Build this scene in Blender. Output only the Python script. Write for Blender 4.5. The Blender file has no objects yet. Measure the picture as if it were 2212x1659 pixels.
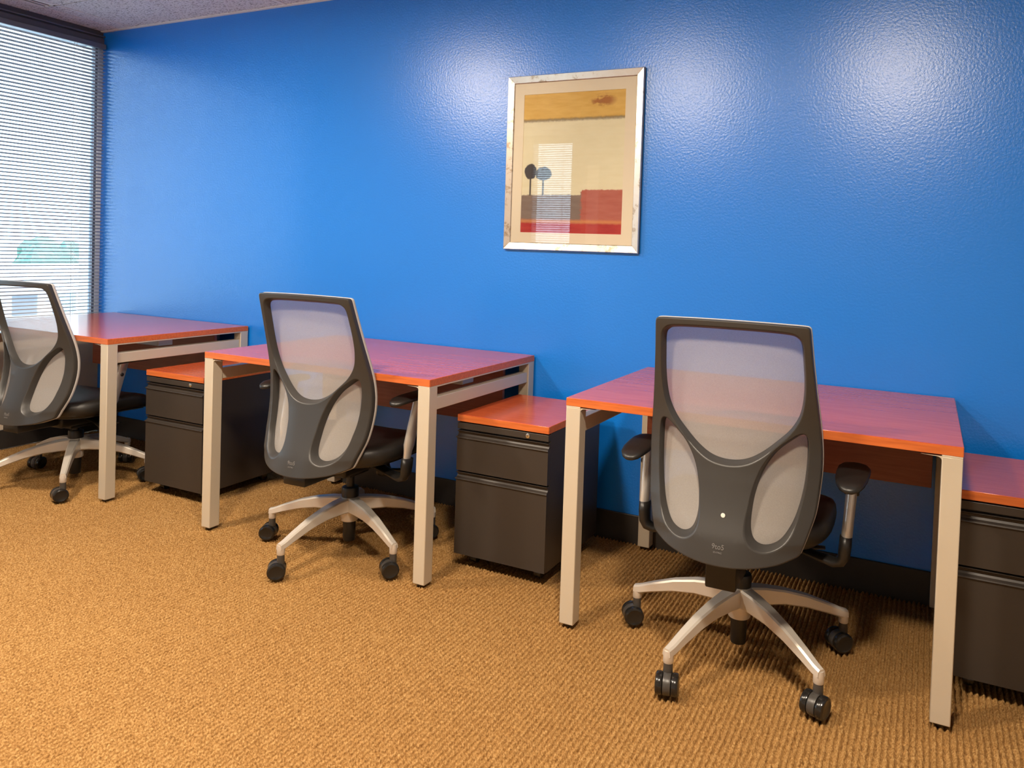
import bpy, bmesh, math, random
import numpy as np
from mathutils import Vector, Matrix

random.seed(7)
rng = np.random.default_rng(7)
R = math.radians
scene = bpy.context.scene
COL = scene.collection

# ------------------------------------------------------------------ camera
W_IMG, H_IMG = 2212.0, 1659.0
F_PX, PX, PY = 1656.18, 1207.37, 583.43
cam_d = bpy.data.cameras.new('camera')
cam = bpy.data.objects.new('camera', cam_d)
COL.objects.link(cam)
cam.location = (3.6793, -3.0106, 1.2091)
cam.rotation_euler = (Matrix.Rotation(R(25.7453), 3, 'Z') @ Matrix.Rotation(R(88.4310), 3, 'X')
                      @ Matrix.Rotation(R(1.9412), 3, 'Z')).to_euler()
cam_d.sensor_fit = 'HORIZONTAL'
cam_d.sensor_width = 36.0
cam_d.lens = 36.0 * F_PX / W_IMG
cam_d.shift_x = (W_IMG / 2 - PX) / W_IMG
cam_d.shift_y = (PY - H_IMG / 2) / W_IMG
cam_d.clip_start = 0.05
cam_d.clip_end = 600
scene.camera = cam

# ------------------------------------------------------------------ sky, exposure
world = bpy.data.worlds.new('overcast_sky')
scene.world = world
world.use_nodes = True
bg = world.node_tree.nodes['Background']
bg.inputs['Color'].default_value = (0.62, 0.81, 1.0, 1)
bg.inputs['Strength'].default_value = 5.6
sun_d = bpy.data.lights.new('sun', 'SUN')      # stands behind the building: it lights the street, not the room
sun_d.energy = 9.0
sun_d.angle = R(1.0)
sun = bpy.data.objects.new('sun', sun_d)
sun.rotation_euler = (R(-14), R(48), 0)
COL.objects.link(sun)
vs = scene.view_settings
vs.view_transform = 'Standard'
vs.look = 'None'
vs.gamma = 1.0
vs.use_curve_mapping = False
vs.exposure = 0.55

LAMP_COLOR = (1.0, 0.84, 0.66)
LAMP_W = 45.0

# ------------------------------------------------------------------ dimensions (metres)
X0 = -0.903          # window wall
X1 = 5.05            # right wall
Y1 = -4.45           # wall behind the camera
ZC = 2.432           # ceiling
ZT = 0.737           # desk height
TT = 0.026           # laminate thickness
DW, DD, DG = 1.1245, 0.7877, 0.0108
LEG = 0.0491

# ------------------------------------------------------------------ material helpers
MATS = {}

def new_mat(name):
    m = bpy.data.materials.new(name)
    m.use_nodes = True
    MATS[name] = m
    return m, m.node_tree.nodes, m.node_tree.links, m.node_tree.nodes['Principled BSDF']

def setp(b, **k):
    for a, v in k.items():
        n = {'color': 'Base Color', 'rough': 'Roughness', 'metal': 'Metallic', 'spec': 'Specular IOR Level',
             'coat': 'Coat Weight', 'coatr': 'Coat Roughness', 'sheen': 'Sheen Weight',
             'emit': 'Emission Color', 'emits': 'Emission Strength'}[a]
        b.inputs[n].default_value = (*v, 1) if isinstance(v, tuple) else v

def coords(N, L, scale=(1, 1, 1), kind='Object'):
    t = N.new('ShaderNodeTexCoord')
    m = N.new('ShaderNodeMapping')
    m.inputs['Scale'].default_value = scale
    L.new(t.outputs[kind], m.inputs['Vector'])
    return m.outputs['Vector']

def noise(N, L, vec, scale, detail=4, rough=0.5):
    n = N.new('ShaderNodeTexNoise')
    n.inputs['Scale'].default_value = scale
    n.inputs['Detail'].default_value = detail
    n.inputs['Roughness'].default_value = rough
    L.new(vec, n.inputs['Vector'])
    return n.outputs['Fac']

def ramp(N, L, fac, stops):
    r = N.new('ShaderNodeValToRGB')
    e = r.color_ramp.elements
    while len(e) < len(stops):
        e.new(0.5)
    for el, (p, c) in zip(e, stops):
        el.position = p
        el.color = (*c, 1)
    L.new(fac, r.inputs['Fac'])
    return r.outputs['Color']

def bump(N, L, b, h, strength, dist):
    n = N.new('ShaderNodeBump')
    n.inputs['Strength'].default_value = strength
    n.inputs['Distance'].default_value = dist
    L.new(h, n.inputs['Height'])
    L.new(n.outputs['Normal'], b.inputs['Normal'])

def simple(name, color, rough, metal=0.0, spec=0.5, nscale=None, nstr=0.1, ndist=0.001, vary=0.0, vscale=6):
    m, N, L, b = new_mat(name)
    setp(b, color=color, rough=rough, metal=metal, spec=spec)
    v = coords(N, L)
    if vary:
        f = noise(N, L, v, vscale, 3)
        c = ramp(N, L, f, [(0.3, tuple(x * (1 - vary) for x in color)), (0.7, tuple(min(1, x * (1 + vary)) for x in color))])
        L.new(c, b.inputs['Base Color'])
    if nscale:
        bump(N, L, b, noise(N, L, v, nscale, 2), nstr, ndist)
    return m

# blue satin wall paint with a roller texture
m, N, L, b = new_mat('blue_paint')
setp(b, color=(0.004, 0.205, 0.780), rough=0.285, spec=0.9)
v = coords(N, L)
bump(N, L, b, noise(N, L, v, 110, 3, 0.55), 0.22, 0.004)

simple('beige_paint', (0.62, 0.52, 0.40), 0.6, nscale=120, nstr=0.15, ndist=0.002)
simple('pale_paint', (0.38, 0.35, 0.31), 0.6, nscale=120, nstr=0.15, ndist=0.002)
simple('header_shade_grey', (0.11, 0.11, 0.13), 0.5, nscale=60, nstr=0.05)  # header wall's backlit shade is put into this colour; grey trim shares it
simple('window_frame', (0.16, 0.17, 0.20), 0.4, metal=0.3, nscale=60, nstr=0.05)
simple('black_baseboard', (0.035, 0.030, 0.026), 0.45, nscale=40, nstr=0.05)
simple('white_trim', (0.80, 0.78, 0.74), 0.45, nscale=60, nstr=0.05)
simple('slot_black', (0.01, 0.01, 0.012), 0.6, nscale=60, nstr=0.05)
simple('blind_slat', (0.36, 0.37, 0.41), 0.42, nscale=60, nstr=0.03)  # white slats, greyed in the base colour to look backlit
simple('blind_cord', (0.75, 0.75, 0.75), 0.7, nscale=300, nstr=0.05)

# acoustic ceiling tile: fissured mineral fibre
m, N, L, b = new_mat('ceiling_tile')
setp(b, rough=0.9, spec=0.2)
v = coords(N, L, (1, 2.2, 1))
n1 = noise(N, L, v, 70, 3, 0.6)
L.new(ramp(N, L, n1, [(0.36, (0.26, 0.25, 0.24)), (0.46, (0.74, 0.74, 0.73)), (1, (0.80, 0.80, 0.79))]), b.inputs['Base Color'])
bump(N, L, b, n1, 0.9, 0.006)

# loop-pile carpet
def carpet_mat(name, flat):
    m, N, L, b = new_mat(name)
    setp(b, rough=0.85, spec=0.15)
    v = coords(N, L)
    f = noise(N, L, v, 190, 3, 0.6)
    f2 = noise(N, L, v, 1.6, 3)
    c1 = ramp(N, L, f, [(0.30, (0.19, 0.092, 0.026)), (0.48, (0.34, 0.185, 0.060)), (0.68, (0.52, 0.325, 0.130))])
    mx = N.new('ShaderNodeMix'); mx.data_type = 'RGBA'; mx.blend_type = 'MULTIPLY'
    mx.inputs[0].default_value = 1.0
    L.new(c1, mx.inputs[6])
    L.new(ramp(N, L, f2, [(0.3, (0.93, 0.90, 0.88)), (0.7, (1.0, 1.0, 1.0))]), mx.inputs[7])
    L.new(mx.outputs[2], b.inputs['Base Color'])
    if flat:
        w = N.new('ShaderNodeTexWave'); w.bands_direction = 'X'
        w.inputs['Scale'].default_value = 2 * math.pi / (20 * 0.0155)
        w.inputs['Distortion'].default_value = 0.4
        L.new(v, w.inputs['Vector'])
        bump(N, L, b, w.outputs['Fac'], 1.0, 0.006)
    else:
        bump(N, L, b, f, 0.5, 0.004)
carpet_mat('carpet_pile', False)
carpet_mat('carpet_base', True)

# cherry laminate, fine grain along local x
def wood(name, lo, mid, hi, rough):
    m, N, L, b = new_mat(name)
    setp(b, rough=rough, spec=0.55)
    v = coords(N, L, (1.6, 26, 26))
    f = noise(N, L, v, 4.0, 5, 0.6)
    L.new(ramp(N, L, f, [(0.3, lo), (0.5, mid), (0.72, hi)]), b.inputs['Base Color'])
wood('cherry_laminate', (0.46, 0.075, 0.024), (0.54, 0.098, 0.032), (0.62, 0.125, 0.042), 0.165)
wood('cherry_edge', (0.46, 0.100, 0.022), (0.56, 0.135, 0.030), (0.66, 0.170, 0.040), 0.35)
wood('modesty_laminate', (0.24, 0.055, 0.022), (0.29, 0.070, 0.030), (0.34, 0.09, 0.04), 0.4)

simple('leg_paint', (0.58, 0.515, 0.405), 0.38, metal=0.15, nscale=500, nstr=0.05, ndist=0.0005)
simple('beam_grey', (0.42, 0.41, 0.39), 0.4, metal=0.3, nscale=200, nstr=0.05)
simple('foot_black', (0.02, 0.02, 0.02), 0.5, nscale=200, nstr=0.05)
simple('tag_grey', (0.50, 0.50, 0.50), 0.4, metal=0.5, nscale=150, nstr=0.05, vary=0.15, vscale=90)
simple('cabinet_black', (0.036, 0.029, 0.024), 0.40, nscale=700, nstr=0.08, ndist=0.0006)
simple('lock_chrome', (0.7, 0.68, 0.64), 0.2, metal=1.0, nscale=200, nstr=0.02)
simple('chair_frame_grey', (0.037, 0.035, 0.033), 0.38, nscale=600, nstr=0.12, ndist=0.0006)
simple('mesh_rim_grey', (0.45, 0.44, 0.43), 0.45, nscale=300, nstr=0.05)
simple('star_silver', (0.66, 0.61, 0.54), 0.32, metal=0.35, nscale=300, nstr=0.03)
simple('chrome', (0.78, 0.76, 0.73), 0.18, metal=1.0, nscale=200, nstr=0.02)
simple('arm_silver', (0.66, 0.63, 0.59), 0.28, metal=0.55, nscale=200, nstr=0.02)
simple('black_plastic', (0.013, 0.012, 0.011), 0.38, nscale=350, nstr=0.06, ndist=0.0006)
simple('wheel_black', (0.014, 0.013, 0.012), 0.20, nscale=100, nstr=0.03)
simple('wheel_hood', (0.055, 0.050, 0.045), 0.35, nscale=100, nstr=0.03)
simple('black_vinyl', (0.013, 0.0115, 0.010), 0.42, nscale=900, nstr=0.25, ndist=0.0008)
simple('sticker_white', (0.85, 0.85, 0.80), 0.4, nscale=80, nstr=0.02)
simple('logo_grey', (0.16, 0.155, 0.15), 0.28, nscale=80, nstr=0.02)

# chair mesh: a fine light-grey weave one can half see through
m, N, L, b = new_mat('mesh_fabric')
v = coords(N, L)
out = N['Material Output']
dif = N.new('ShaderNodeBsdfDiffuse'); trl = N.new('ShaderNodeBsdfTranslucent'); trp = N.new('ShaderNodeBsdfTransparent')
f = noise(N, L, v, 420, 2)
c = ramp(N, L, f, [(0.3, (0.50, 0.47, 0.44)), (0.7, (0.56, 0.53, 0.50))])
L.new(c, dif.inputs['Color']); L.new(c, trl.inputs['Color'])
m1 = N.new('ShaderNodeMixShader'); m1.inputs[0].default_value = 0.35
L.new(dif.outputs[0], m1.inputs[1]); L.new(trl.outputs[0], m1.inputs[2])
m2 = N.new('ShaderNodeMixShader'); m2.inputs[0].default_value = 0.72
L.new(trp.outputs[0], m2.inputs[1]); L.new(m1.outputs[0], m2.inputs[2])
L.new(m2.outputs[0], out.inputs['Surface'])

# clear glazing
def glass_mat(name, tint):
    m, N, L, b = new_mat(name)
    out = N['Material Output']
    t = N.new('ShaderNodeBsdfTransparent'); t.inputs['Color'].default_value = (*tint, 1)
    g = N.new('ShaderNodeBsdfGlossy'); g.inputs['Roughness'].default_value = 0.015
    fr = N.new('ShaderNodeFresnel'); fr.inputs['IOR'].default_value = 1.5
    ms = N.new('ShaderNodeMixShader')
    L.new(fr.outputs[0], ms.inputs[0]); L.new(t.outputs[0], ms.inputs[1]); L.new(g.outputs[0], ms.inputs[2])
    L.new(ms.outputs[0], out.inputs['Surface'])
glass_mat('window_glass', (0.93, 0.97, 0.97))
glass_mat('picture_glass', (0.98, 0.98, 0.97))

# brushed champagne frame with mottled leaf
m, N, L, b = new_mat('champagne_leaf')
setp(b, metal=0.75, rough=0.28)
v = coords(N, L, (1.0, 1.0, 1.0))
f = noise(N, L, v, 26, 5, 0.7)
L.new(ramp(N, L, f, [(0.38, (0.52, 0.40, 0.28)), (0.46, (0.78, 0.70, 0.60)), (0.9, (0.86, 0.80, 0.72))]), b.inputs['Base Color'])
simple('frame_side_dark', (0.05, 0.035, 0.03), 0.5, nscale=60, nstr=0.05)
simple('mat_board', (0.95, 0.84, 0.69), 0.8, nscale=300, nstr=0.08, ndist=0.0006)
simple('lamp_trim', (0.8, 0.78, 0.74), 0.4, nscale=60, nstr=0.03)
m, N, L, b = new_mat('lamp_lens')
setp(b, color=(0.8, 0.75, 0.65), rough=0.5, emit=LAMP_COLOR, emits=6.0)
L.new(ramp(N, L, noise(N, L, coords(N, L), 40, 2), [(0, (0.75, 0.70, 0.6)), (1, (0.85, 0.8, 0.7))]), b.inputs['Base Color'])

# ------------------------------------------------------------------ object helpers
def link(o, parent=None):
    COL.objects.link(o)
    if parent is not None:
        o.parent = parent
    return o

def mesh_obj(name, me, mat, parent=None):
    o = bpy.data.objects.new(name, me)
    if mat and not me.materials:
        me.materials.append(MATS[mat])
    return link(o, parent)

def bm_mesh(name, bm, mat, smooth=False):
    me = bpy.data.meshes.new(name)
    bm.to_mesh(me)
    bm.free()
    if mat:
        me.materials.append(MATS[mat])
    if smooth is True:
        me.shade_smooth()
    elif smooth:
        me.shade_smooth()
        try:
            me.set_sharp_from_angle(angle=R(smooth))
        except Exception:
            pass
    return me

def empty(name, loc=(0, 0, 0), rz=0.0, parent=None):
    o = bpy.data.objects.new(name, None)
    o.empty_display_size = 0.1
    o.location = loc
    o.rotation_euler = (0, 0, rz)
    return link(o, parent)

def tag(o, label=None, cat=None, group=None, kind=None):
    if label: o['label'] = label
    if cat: o['category'] = cat
    if group: o['group'] = group
    if kind: o['kind'] = kind
    return o

def add_box(bm, lo, hi, bev=0.0, seg=2):
    lo, hi = Vector(lo), Vector(hi)
    r = bmesh.ops.create_cube(bm, size=1.0)
    vs_ = r['verts']
    for v in vs_:
        v.co = Vector(((lo.x + hi.x) / 2 + v.co.x * (hi.x - lo.x), (lo.y + hi.y) / 2 + v.co.y * (hi.y - lo.y),
                       (lo.z + hi.z) / 2 + v.co.z * (hi.z - lo.z)))
    if bev:
        es = list({e for v in vs_ for e in v.link_edges})
        bmesh.ops.bevel(bm, geom=es, offset=bev, segments=seg, affect='EDGES', profile=0.5)
    return bm

def box(name, lo, hi, mat, parent=None, bev=0.0, seg=2):
    bm = add_box(bmesh.new(), lo, hi, bev, seg)
    if bev:
        for f in bm.faces:
            f.normal_update()
            f.smooth = max(abs(c) for c in f.normal) < 0.999
    return mesh_obj(name, bm_mesh(name, bm, mat), None, parent)

def loft(bm, rings, cap0=True, cap1=True):
    """rings: list of equally long lists of points (closed loops)."""
    vr = [[bm.verts.new(p) for p in ring] for ring in rings]
    n = len(rings[0])
    for a, c in zip(vr, vr[1:]):
        for i in range(n):
            bm.faces.new((a[i], a[(i + 1) % n], c[(i + 1) % n], c[i]))
    if cap0: bm.faces.new(list(reversed(vr[0])))
    if cap1: bm.faces.new(vr[-1])
    bmesh.ops.recalc_face_normals(bm, faces=bm.faces[:])
    return bm

def lathe(bm, prof, n=24, axis='Z', centre=(0, 0, 0)):
    cx, cy, cz = centre
    rings = []
    for r, h in prof:
        ring = []
        for k in range(n):
            a = 2 * math.pi * k / n
            c, s = r * math.cos(a), r * math.sin(a)
            if axis == 'Z': ring.append((cx + c, cy + s, cz + h))
            elif axis == 'X': ring.append((cx + h, cy + c, cz + s))
            else: ring.append((cx + c, cy + h, cz + s))
        rings.append(ring)
    return loft(bm, rings)

def sweep(bm, path, radii, n=12):
    """round/oval tube along a path; radii = list of (ru, rv)."""
    pts = [Vector(p) for p in path]
    rings = []
    up0 = Vector((0, 1, 0))
    for i, p in enumerate(pts):
        t = (pts[min(i + 1, len(pts) - 1)] - pts[max(i - 1, 0)]).normalized()
        v_ = (up0 - t * up0.dot(t)).normalized()
        u_ = v_.cross(t).normalized()
        ru, rv = radii[i]
        rings.append([p + u_ * ru * math.cos(2 * math.pi * k / n) + v_ * rv * math.sin(2 * math.pi * k / n) for k in range(n)])
    return loft(bm, rings)

def prism_x(bm, prof, x0, x1):
    """profile of (y, z) extruded along x."""
    return loft(bm, [[(x0, y, z) for y, z in prof], [(x1, y, z) for y, z in prof]])

def catmull(pts, per=6, closed=True):
    out = []
    n = len(pts)
    P = [Vector(p) for p in pts]
    rngk = range(n) if closed else range(n - 1)
    for i in rngk:
        if closed:
            a, b_, c, d = P[(i - 1) % n], P[i], P[(i + 1) % n], P[(i + 2) % n]
        else:
            a, b_, c, d = P[max(i - 1, 0)], P[i], P[i + 1], P[min(i + 2, n - 1)]
        for k in range(per):
            t = k / per
            out.append(0.5 * ((2 * b_) + (c - a) * t + (2 * a - 5 * b_ + 4 * c - d) * t * t + (3 * b_ - a - 3 * c + d) * t ** 3))
    if not closed:
        out.append(P[-1])
    return out

# ------------------------------------------------------------------ room shell
WT = 0.16
o = box('floor', (X0 - WT, Y1 - WT, -0.10), (X1 + WT, WT, -0.0168), 'carpet_base'); tag(o, kind='structure')

# carpet pile: ribs of loops running towards the blue wall, as relief geometry
PITCH, NX = 0.0155, 4
cx0, cx1, cy0, cy1 = X0 + 0.004, X1 - 0.05, -2.95, -0.002
nrib = int((cx1 - cx0) / PITCH)
nx = nrib * NX + 1
DYT = 0.0062
ny = int((cy1 - cy0) / DYT) + 1
ix = np.arange(nx); iy = np.arange(ny)
prof = np.array([0.0, 0.62, 1.0, 0.62])[ix % NX]
rib = ix // NX
ph = rng.uniform(0, 2, nrib + 2)[rib]
jit = rng.normal(0, 1, (ny // 2 + 3, nrib + 2))
t = iy[:, None] + ph[None, :]
tuft = 0.52 + 0.48 * np.cos(np.pi * t)
big = jit[(t // 2).astype(int), rib[None, :].repeat(ny, 0)]
Hh = prof[None, :] * (0.0075 * tuft + 0.0082 + 0.0008 * big)
Hh = np.clip(Hh, 0, 0.0160)
Xg = cx0 + ix[None, :] * (PITCH / NX) + np.where(prof > 0, 1, 0)[None, :] * 0.0011 * np.roll(big, 1, 0)
Yg = (cy0 + iy * DYT)[:, None] + 0.0012 * np.roll(big, 2, 0) * prof[None, :]
Zg = -0.0163 + Hh
V = np.stack([np.broadcast_to(Xg, (ny, nx)), np.broadcast_to(Yg, (ny, nx)), Zg], -1).reshape(-1, 3).astype(np.float32)
a = (iy[:-1, None] * nx + ix[None, :-1]).reshape(-1)
F = np.stack([a, a + 1, a + 1 + nx, a + nx], -1).astype(np.int32)
me = bpy.data.meshes.new('carpet_pile')
me.vertices.add(len(V)); me.vertices.foreach_set('co', V.ravel())
me.loops.add(F.size); me.loops.foreach_set('vertex_index', F.ravel())
me.polygons.add(len(F)); me.polygons.foreach_set('loop_start', np.arange(0, F.size, 4, dtype=np.int32))
me.update(calc_edges=True)
me.shade_smooth()
o = mesh_obj('carpet_pile', me, 'carpet_pile')
tag(o, 'ochre and brown ribbed loop carpet covering the office floor', 'carpet', kind='stuff')

o = box('wall_back', (X0 - WT, 0.0, 0), (X1 + WT, WT, ZC + 0.12), 'blue_paint'); tag(o, kind='structure')
o = box('wall_right', (X1, Y1 - WT, 0), (X1 + WT, 0, ZC + 0.12), 'pale_paint'); tag(o, kind='structure')

ZS, ZH = 0.63, 2.352                     # sill and head of the window band
BAYS = [(-0.026, -1.46), (-1.52, -2.91)]
wl = empty('wall_left'); tag(wl, kind='structure')
box('sill_wall', (X0 - WT, Y1, 0), (X0, 0, ZS), 'beige_paint', wl)
box('header', (X0 - WT, Y1, ZH), (X0, 0, ZC + 0.12), 'header_shade_grey', wl)
box('header_trim', (X0, Y1, ZH + 0.004), (X0 + 0.012, 0, ZH + 0.040), 'header_shade_grey', wl, 0.003)
box('header_lip', (X0, Y1, ZH + 0.046), (X0 + 0.022, 0, ZH + 0.054), 'window_frame', wl, 0.002)
box('pier', (X0 - WT, -0.026, ZS), (X0, 0, ZH), 'white_trim', wl)
box('pier', (X0 - WT, -1.52, ZS), (X0, -1.46, ZH), 'window_frame', wl)
box('pier', (X0 - WT, Y1, ZS), (X0, -2.91, ZH), 'beige_paint', wl)
box('window_sill', (X0 - 0.02, -2.95, ZS - 0.004), (X0 + 0.03, -0.004, ZS + 0.012), 'beige_paint', wl, 0.003)

# wall behind the camera, with a narrow window that the picture glass mirrors
BW = (-0.285, 0.215)
BZ0, BZ1 = 0.45, 2.385
wf = empty('wall_front'); tag(wf, kind='structure')
box('wall_section', (X0 - WT, Y1 - WT, 0), (BW[0], Y1, ZC + 0.12), 'pale_paint', wf)
box('wall_section', (BW[1], Y1 - WT, 0), (X1, Y1, ZC + 0.12), 'pale_paint', wf)
box('wall_section', (BW[0], Y1 - WT, 0), (BW[1], Y1, BZ0), 'pale_paint', wf)
box('wall_section', (BW[0], Y1 - WT, BZ1), (BW[1], Y1, ZC + 0.12), 'pale_paint', wf)
o = box('trim_1', (0.40, Y1 + 0.001, 0), (0.53, Y1 + 0.03, 2.10), 'white_trim', None, 0.003); tag(o, kind='structure')

def window(name, axis, a0, a1, z0, z1, at):
    """frame bars and a pane; axis 'y' lies in the plane x = at, axis 'x' in the plane y = at."""
    r = empty(name); tag(r, kind='structure')
    def bar(nm, u0, u1, w0, w1, d0, d1, mat, bev=0.002):
        if axis == 'y': return box(nm, (at + d0, u0, w0), (at + d1, u1, w1), mat, r, bev)
        return box(nm, (u0, at + d0, w0), (u1, at + d1, w1), mat, r, bev)
    t_ = 0.016
    bar('window_frame', a0, a0 + t_, z0, z1, -0.045, -0.008, 'window_frame')
    bar('window_frame', a1 - t_, a1, z0, z1, -0.045, -0.008, 'window_frame')
    bar('window_frame', a0 + t_, a1 - t_, z0, z0 + t_, -0.045, -0.008, 'window_frame')
    bar('window_frame', a0 + t_, a1 - t_, z1 - t_, z1, -0.045, -0.008, 'window_frame')
    bar('pane', a0 + t_, a1 - t_, z0 + t_, z1 - t_, -0.029, -0.023, 'window_glass', 0)
    return r

for i, (ya, yb) in enumerate(BAYS):
    window('window_%d' % (i + 1), 'y', yb, ya, ZS, ZH, X0)
window('window_3', 'x', BW[0], BW[1], BZ0, BZ1, Y1)

# baseboards
o = box('baseboard_back', (X0, -0.011, -0.016), (X1, 0, 0.112), 'black_baseboard', None, 0.003); tag(o, kind='structure')
o = box('baseboard_left', (X0, Y1, 0), (X0 + 0.011, -0.011, 0.105), 'black_baseboard', None, 0.003); tag(o, kind='structure')
o = box('baseboard_right', (X1 - 0.011, Y1, 0), (X1, -0.011, 0.112), 'black_baseboard', None, 0.003); tag(o, kind='structure')
o = box('baseboard_front', (X0 + 0.011, Y1, 0), (X1 - 0.011, Y1 + 0.011, 0.112), 'black_baseboard', None, 0.003); tag(o, kind='structure')

# ceiling: slab, tiles, tee bars, wall angle
ce = box('ceiling', (X0, Y1, ZC + 0.03), (X1, 0, ZC + 0.10), 'ceiling_tile'); tag(ce, kind='structure')
GX = [X0 + 0.004, -0.735, -0.615] + [-0.615 + 1.22 * k for k in range(1, 5)] + [X1 - 0.004]
GY = [-0.004, -0.44] + [-0.44 - 0.61 * k for k in range(1, 7)] + [Y1 + 0.004]
HOLES = []
LAMPS = [(0.68, -1.90), (2.09, -2.30), (3.44, -2.28)]
for i in range(len(GX) - 1):
    for j in range(len(GY) - 1):
        if i == 1 and j >= 1:
            continue                        # slot diffuser runs here
        box('ceiling_tile', (GX[i] + 0.004, GY[j + 1] + 0.004, ZC + 0.002), (GX[i + 1] - 0.004, GY[j] - 0.004, ZC + 0.02), 'ceiling_tile', ce)
for gx in GX[1:-1]:
    slim = gx < -0.6
    box('tee_bar', (gx - (0.004 if slim else 0.010), Y1 + 0.005, ZC - 0.0005), (gx + (0.004 if slim else 0.010), -0.005, ZC + 0.006), 'white_trim', ce)
for gy in GY[3:-1]:
    box('tee_bar', (-0.60, gy - 0.010, ZC - 0.0002), (X1 - 0.005, gy + 0.010, ZC + 0.0055), 'white_trim', ce)
box('wall_angle', (X0 + 0.002, -0.020, ZC - 0.003), (X1 - 0.002, -0.0005, ZC + 0.004), 'white_trim', ce)

# linear air diffuser along the window
sd = empty('slot_diffuser', (-0.675, -0.445, ZC))
tag(sd, 'white two-slot air diffuser in the ceiling beside the window', 'air vent')
L0 = -3.9
box('diffuser_body', (-0.052, L0, 0.004), (0.052, 0, 0.022), 'slot_black', sd)
for xx, ww in ((-0.052, 0.017), (-0.011, 0.012), (0.027, 0.025)):
    box('blade', (xx, L0, -0.001), (xx + ww, 0, 0.004), 'white_trim', sd, 0.001)
box('end_cap', (-0.052, -0.012, -0.001), (0.052, 0.0, 0.012), 'white_trim', sd)

# ------------------------------------------------------------------ downlights
for k, (lx, ly) in enumerate(LAMPS):
    r = empty('recessed_downlight', (lx, ly, ZC))
    tag(r, 'round warm recessed ceiling downlight ' + ('nearest the window wall', 'in front of the framed picture', 'farthest from the window wall')[k], 'ceiling light', 'warm downlights in the ceiling')
    bm = lathe(bmesh.new(), [(0.128, 0.002), (0.150, 0.002), (0.152, -0.003), (0.146, -0.006), (0.128, -0.004)], 32)
    mesh_obj('trim_ring', bm_mesh('trim_ring', bm, 'lamp_trim', 40), None, r)
    bm = lathe(bmesh.new(), [(0.001, -0.001), (0.128, -0.001), (0.128, 0.002), (0.001, 0.002)], 32)
    mesh_obj('lens', bm_mesh('lens', bm, 'lamp_lens'), None, r)
    ld = bpy.data.lights.new('downlight_lamp', 'AREA')
    ld.shape = 'DISK'; ld.size = 0.25; ld.energy = LAMP_W; ld.color = LAMP_COLOR
    lo = bpy.data.objects.new('downlight_lamp', ld)
    lo.location = (0, 0, -0.008)
    link(lo, r)

# ------------------------------------------------------------------ blinds
def blind(name, label, length, zlo, zhi, loc, rz, pitch=0.0205, tilt=13.5, cords=(0.19,), pull=True):
    """local x = out into the room, local y runs 0..-length, slats hang below zhi."""
    r = empty(name, loc, rz)
    tag(r, label, 'blind')
    w = 0.0125
    bm = bmesh.new()
    pts = []
    for s in np.linspace(-1, 1, 5):
        pts.append((s * w * math.cos(R(tilt)), s * w * math.sin(R(tilt)) + 0.0024 * (1 - s * s)))
    ring = [(x, z) for x, z in pts] + [(x, z - 0.0012) for x, z in reversed(pts)]
    loft(bm, [[(x, 0, z) for x, z in ring], [(x, -length, z) for x, z in ring]])
    me_ = bm_mesh('slat', bm, 'blind_slat')
    n = int((zhi - 0.04 - zlo) / pitch)
    for k in range(n):
        s = mesh_obj('slat', me_, None, r)
        s.location = (0, random.uniform(-0.001, 0.001), zhi - 0.045 - k * pitch)
        s.rotation_euler = (random.uniform(-0.0006, 0.0006), R(random.uniform(-0.8, 0.8)), 0)
    zb = zhi - 0.045 - n * pitch
    box('head_rail', (-0.014, -length, zhi - 0.030), (0.014, 0, zhi), 'window_frame', r, 0.002)
    box('bottom_rail', (-0.012, -length, zb - 0.004), (0.012, 0, zb + 0.006), 'blind_slat', r, 0.002)
    for c in cords:
        for sx in (-0.0128, 0.0128):
            box('ladder_cord', (sx - 0.0006, -c - 0.0008, zb), (sx + 0.0006, -c + 0.0008, zhi - 0.03), 'blind_cord', r)
        box('lift_cord', (0.0145, -c - 0.016, zb), (0.0155, -c - 0.015, zhi - 0.03), 'blind_cord', r)
    return r

XB = X0 + 0.030
b1 = blind('mini_blind', 'white mini blind over the window nearest the blue wall', 1.445, ZS + 0.03, ZH + 0.0, (XB, -0.010, 0), 0, cords=(0.175, 0.72, 1.27))
b2 = blind('mini_blind', 'white mini blind over the second bay of the window wall, farther from the blue wall', 1.42, ZS + 0.03, ZH, (XB, -1.49, 0), 0, cords=(0.17, 0.71, 1.25))
b4 = blind('mini_blind', 'narrow white mini blind on the wall facing the blue wall', 0.47, BZ0 + 0.03, BZ1 - 0.01, (-0.27, Y1 - 0.02, 0), R(90), pitch=0.024, tilt=14, cords=(0.11, 0.36))

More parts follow.
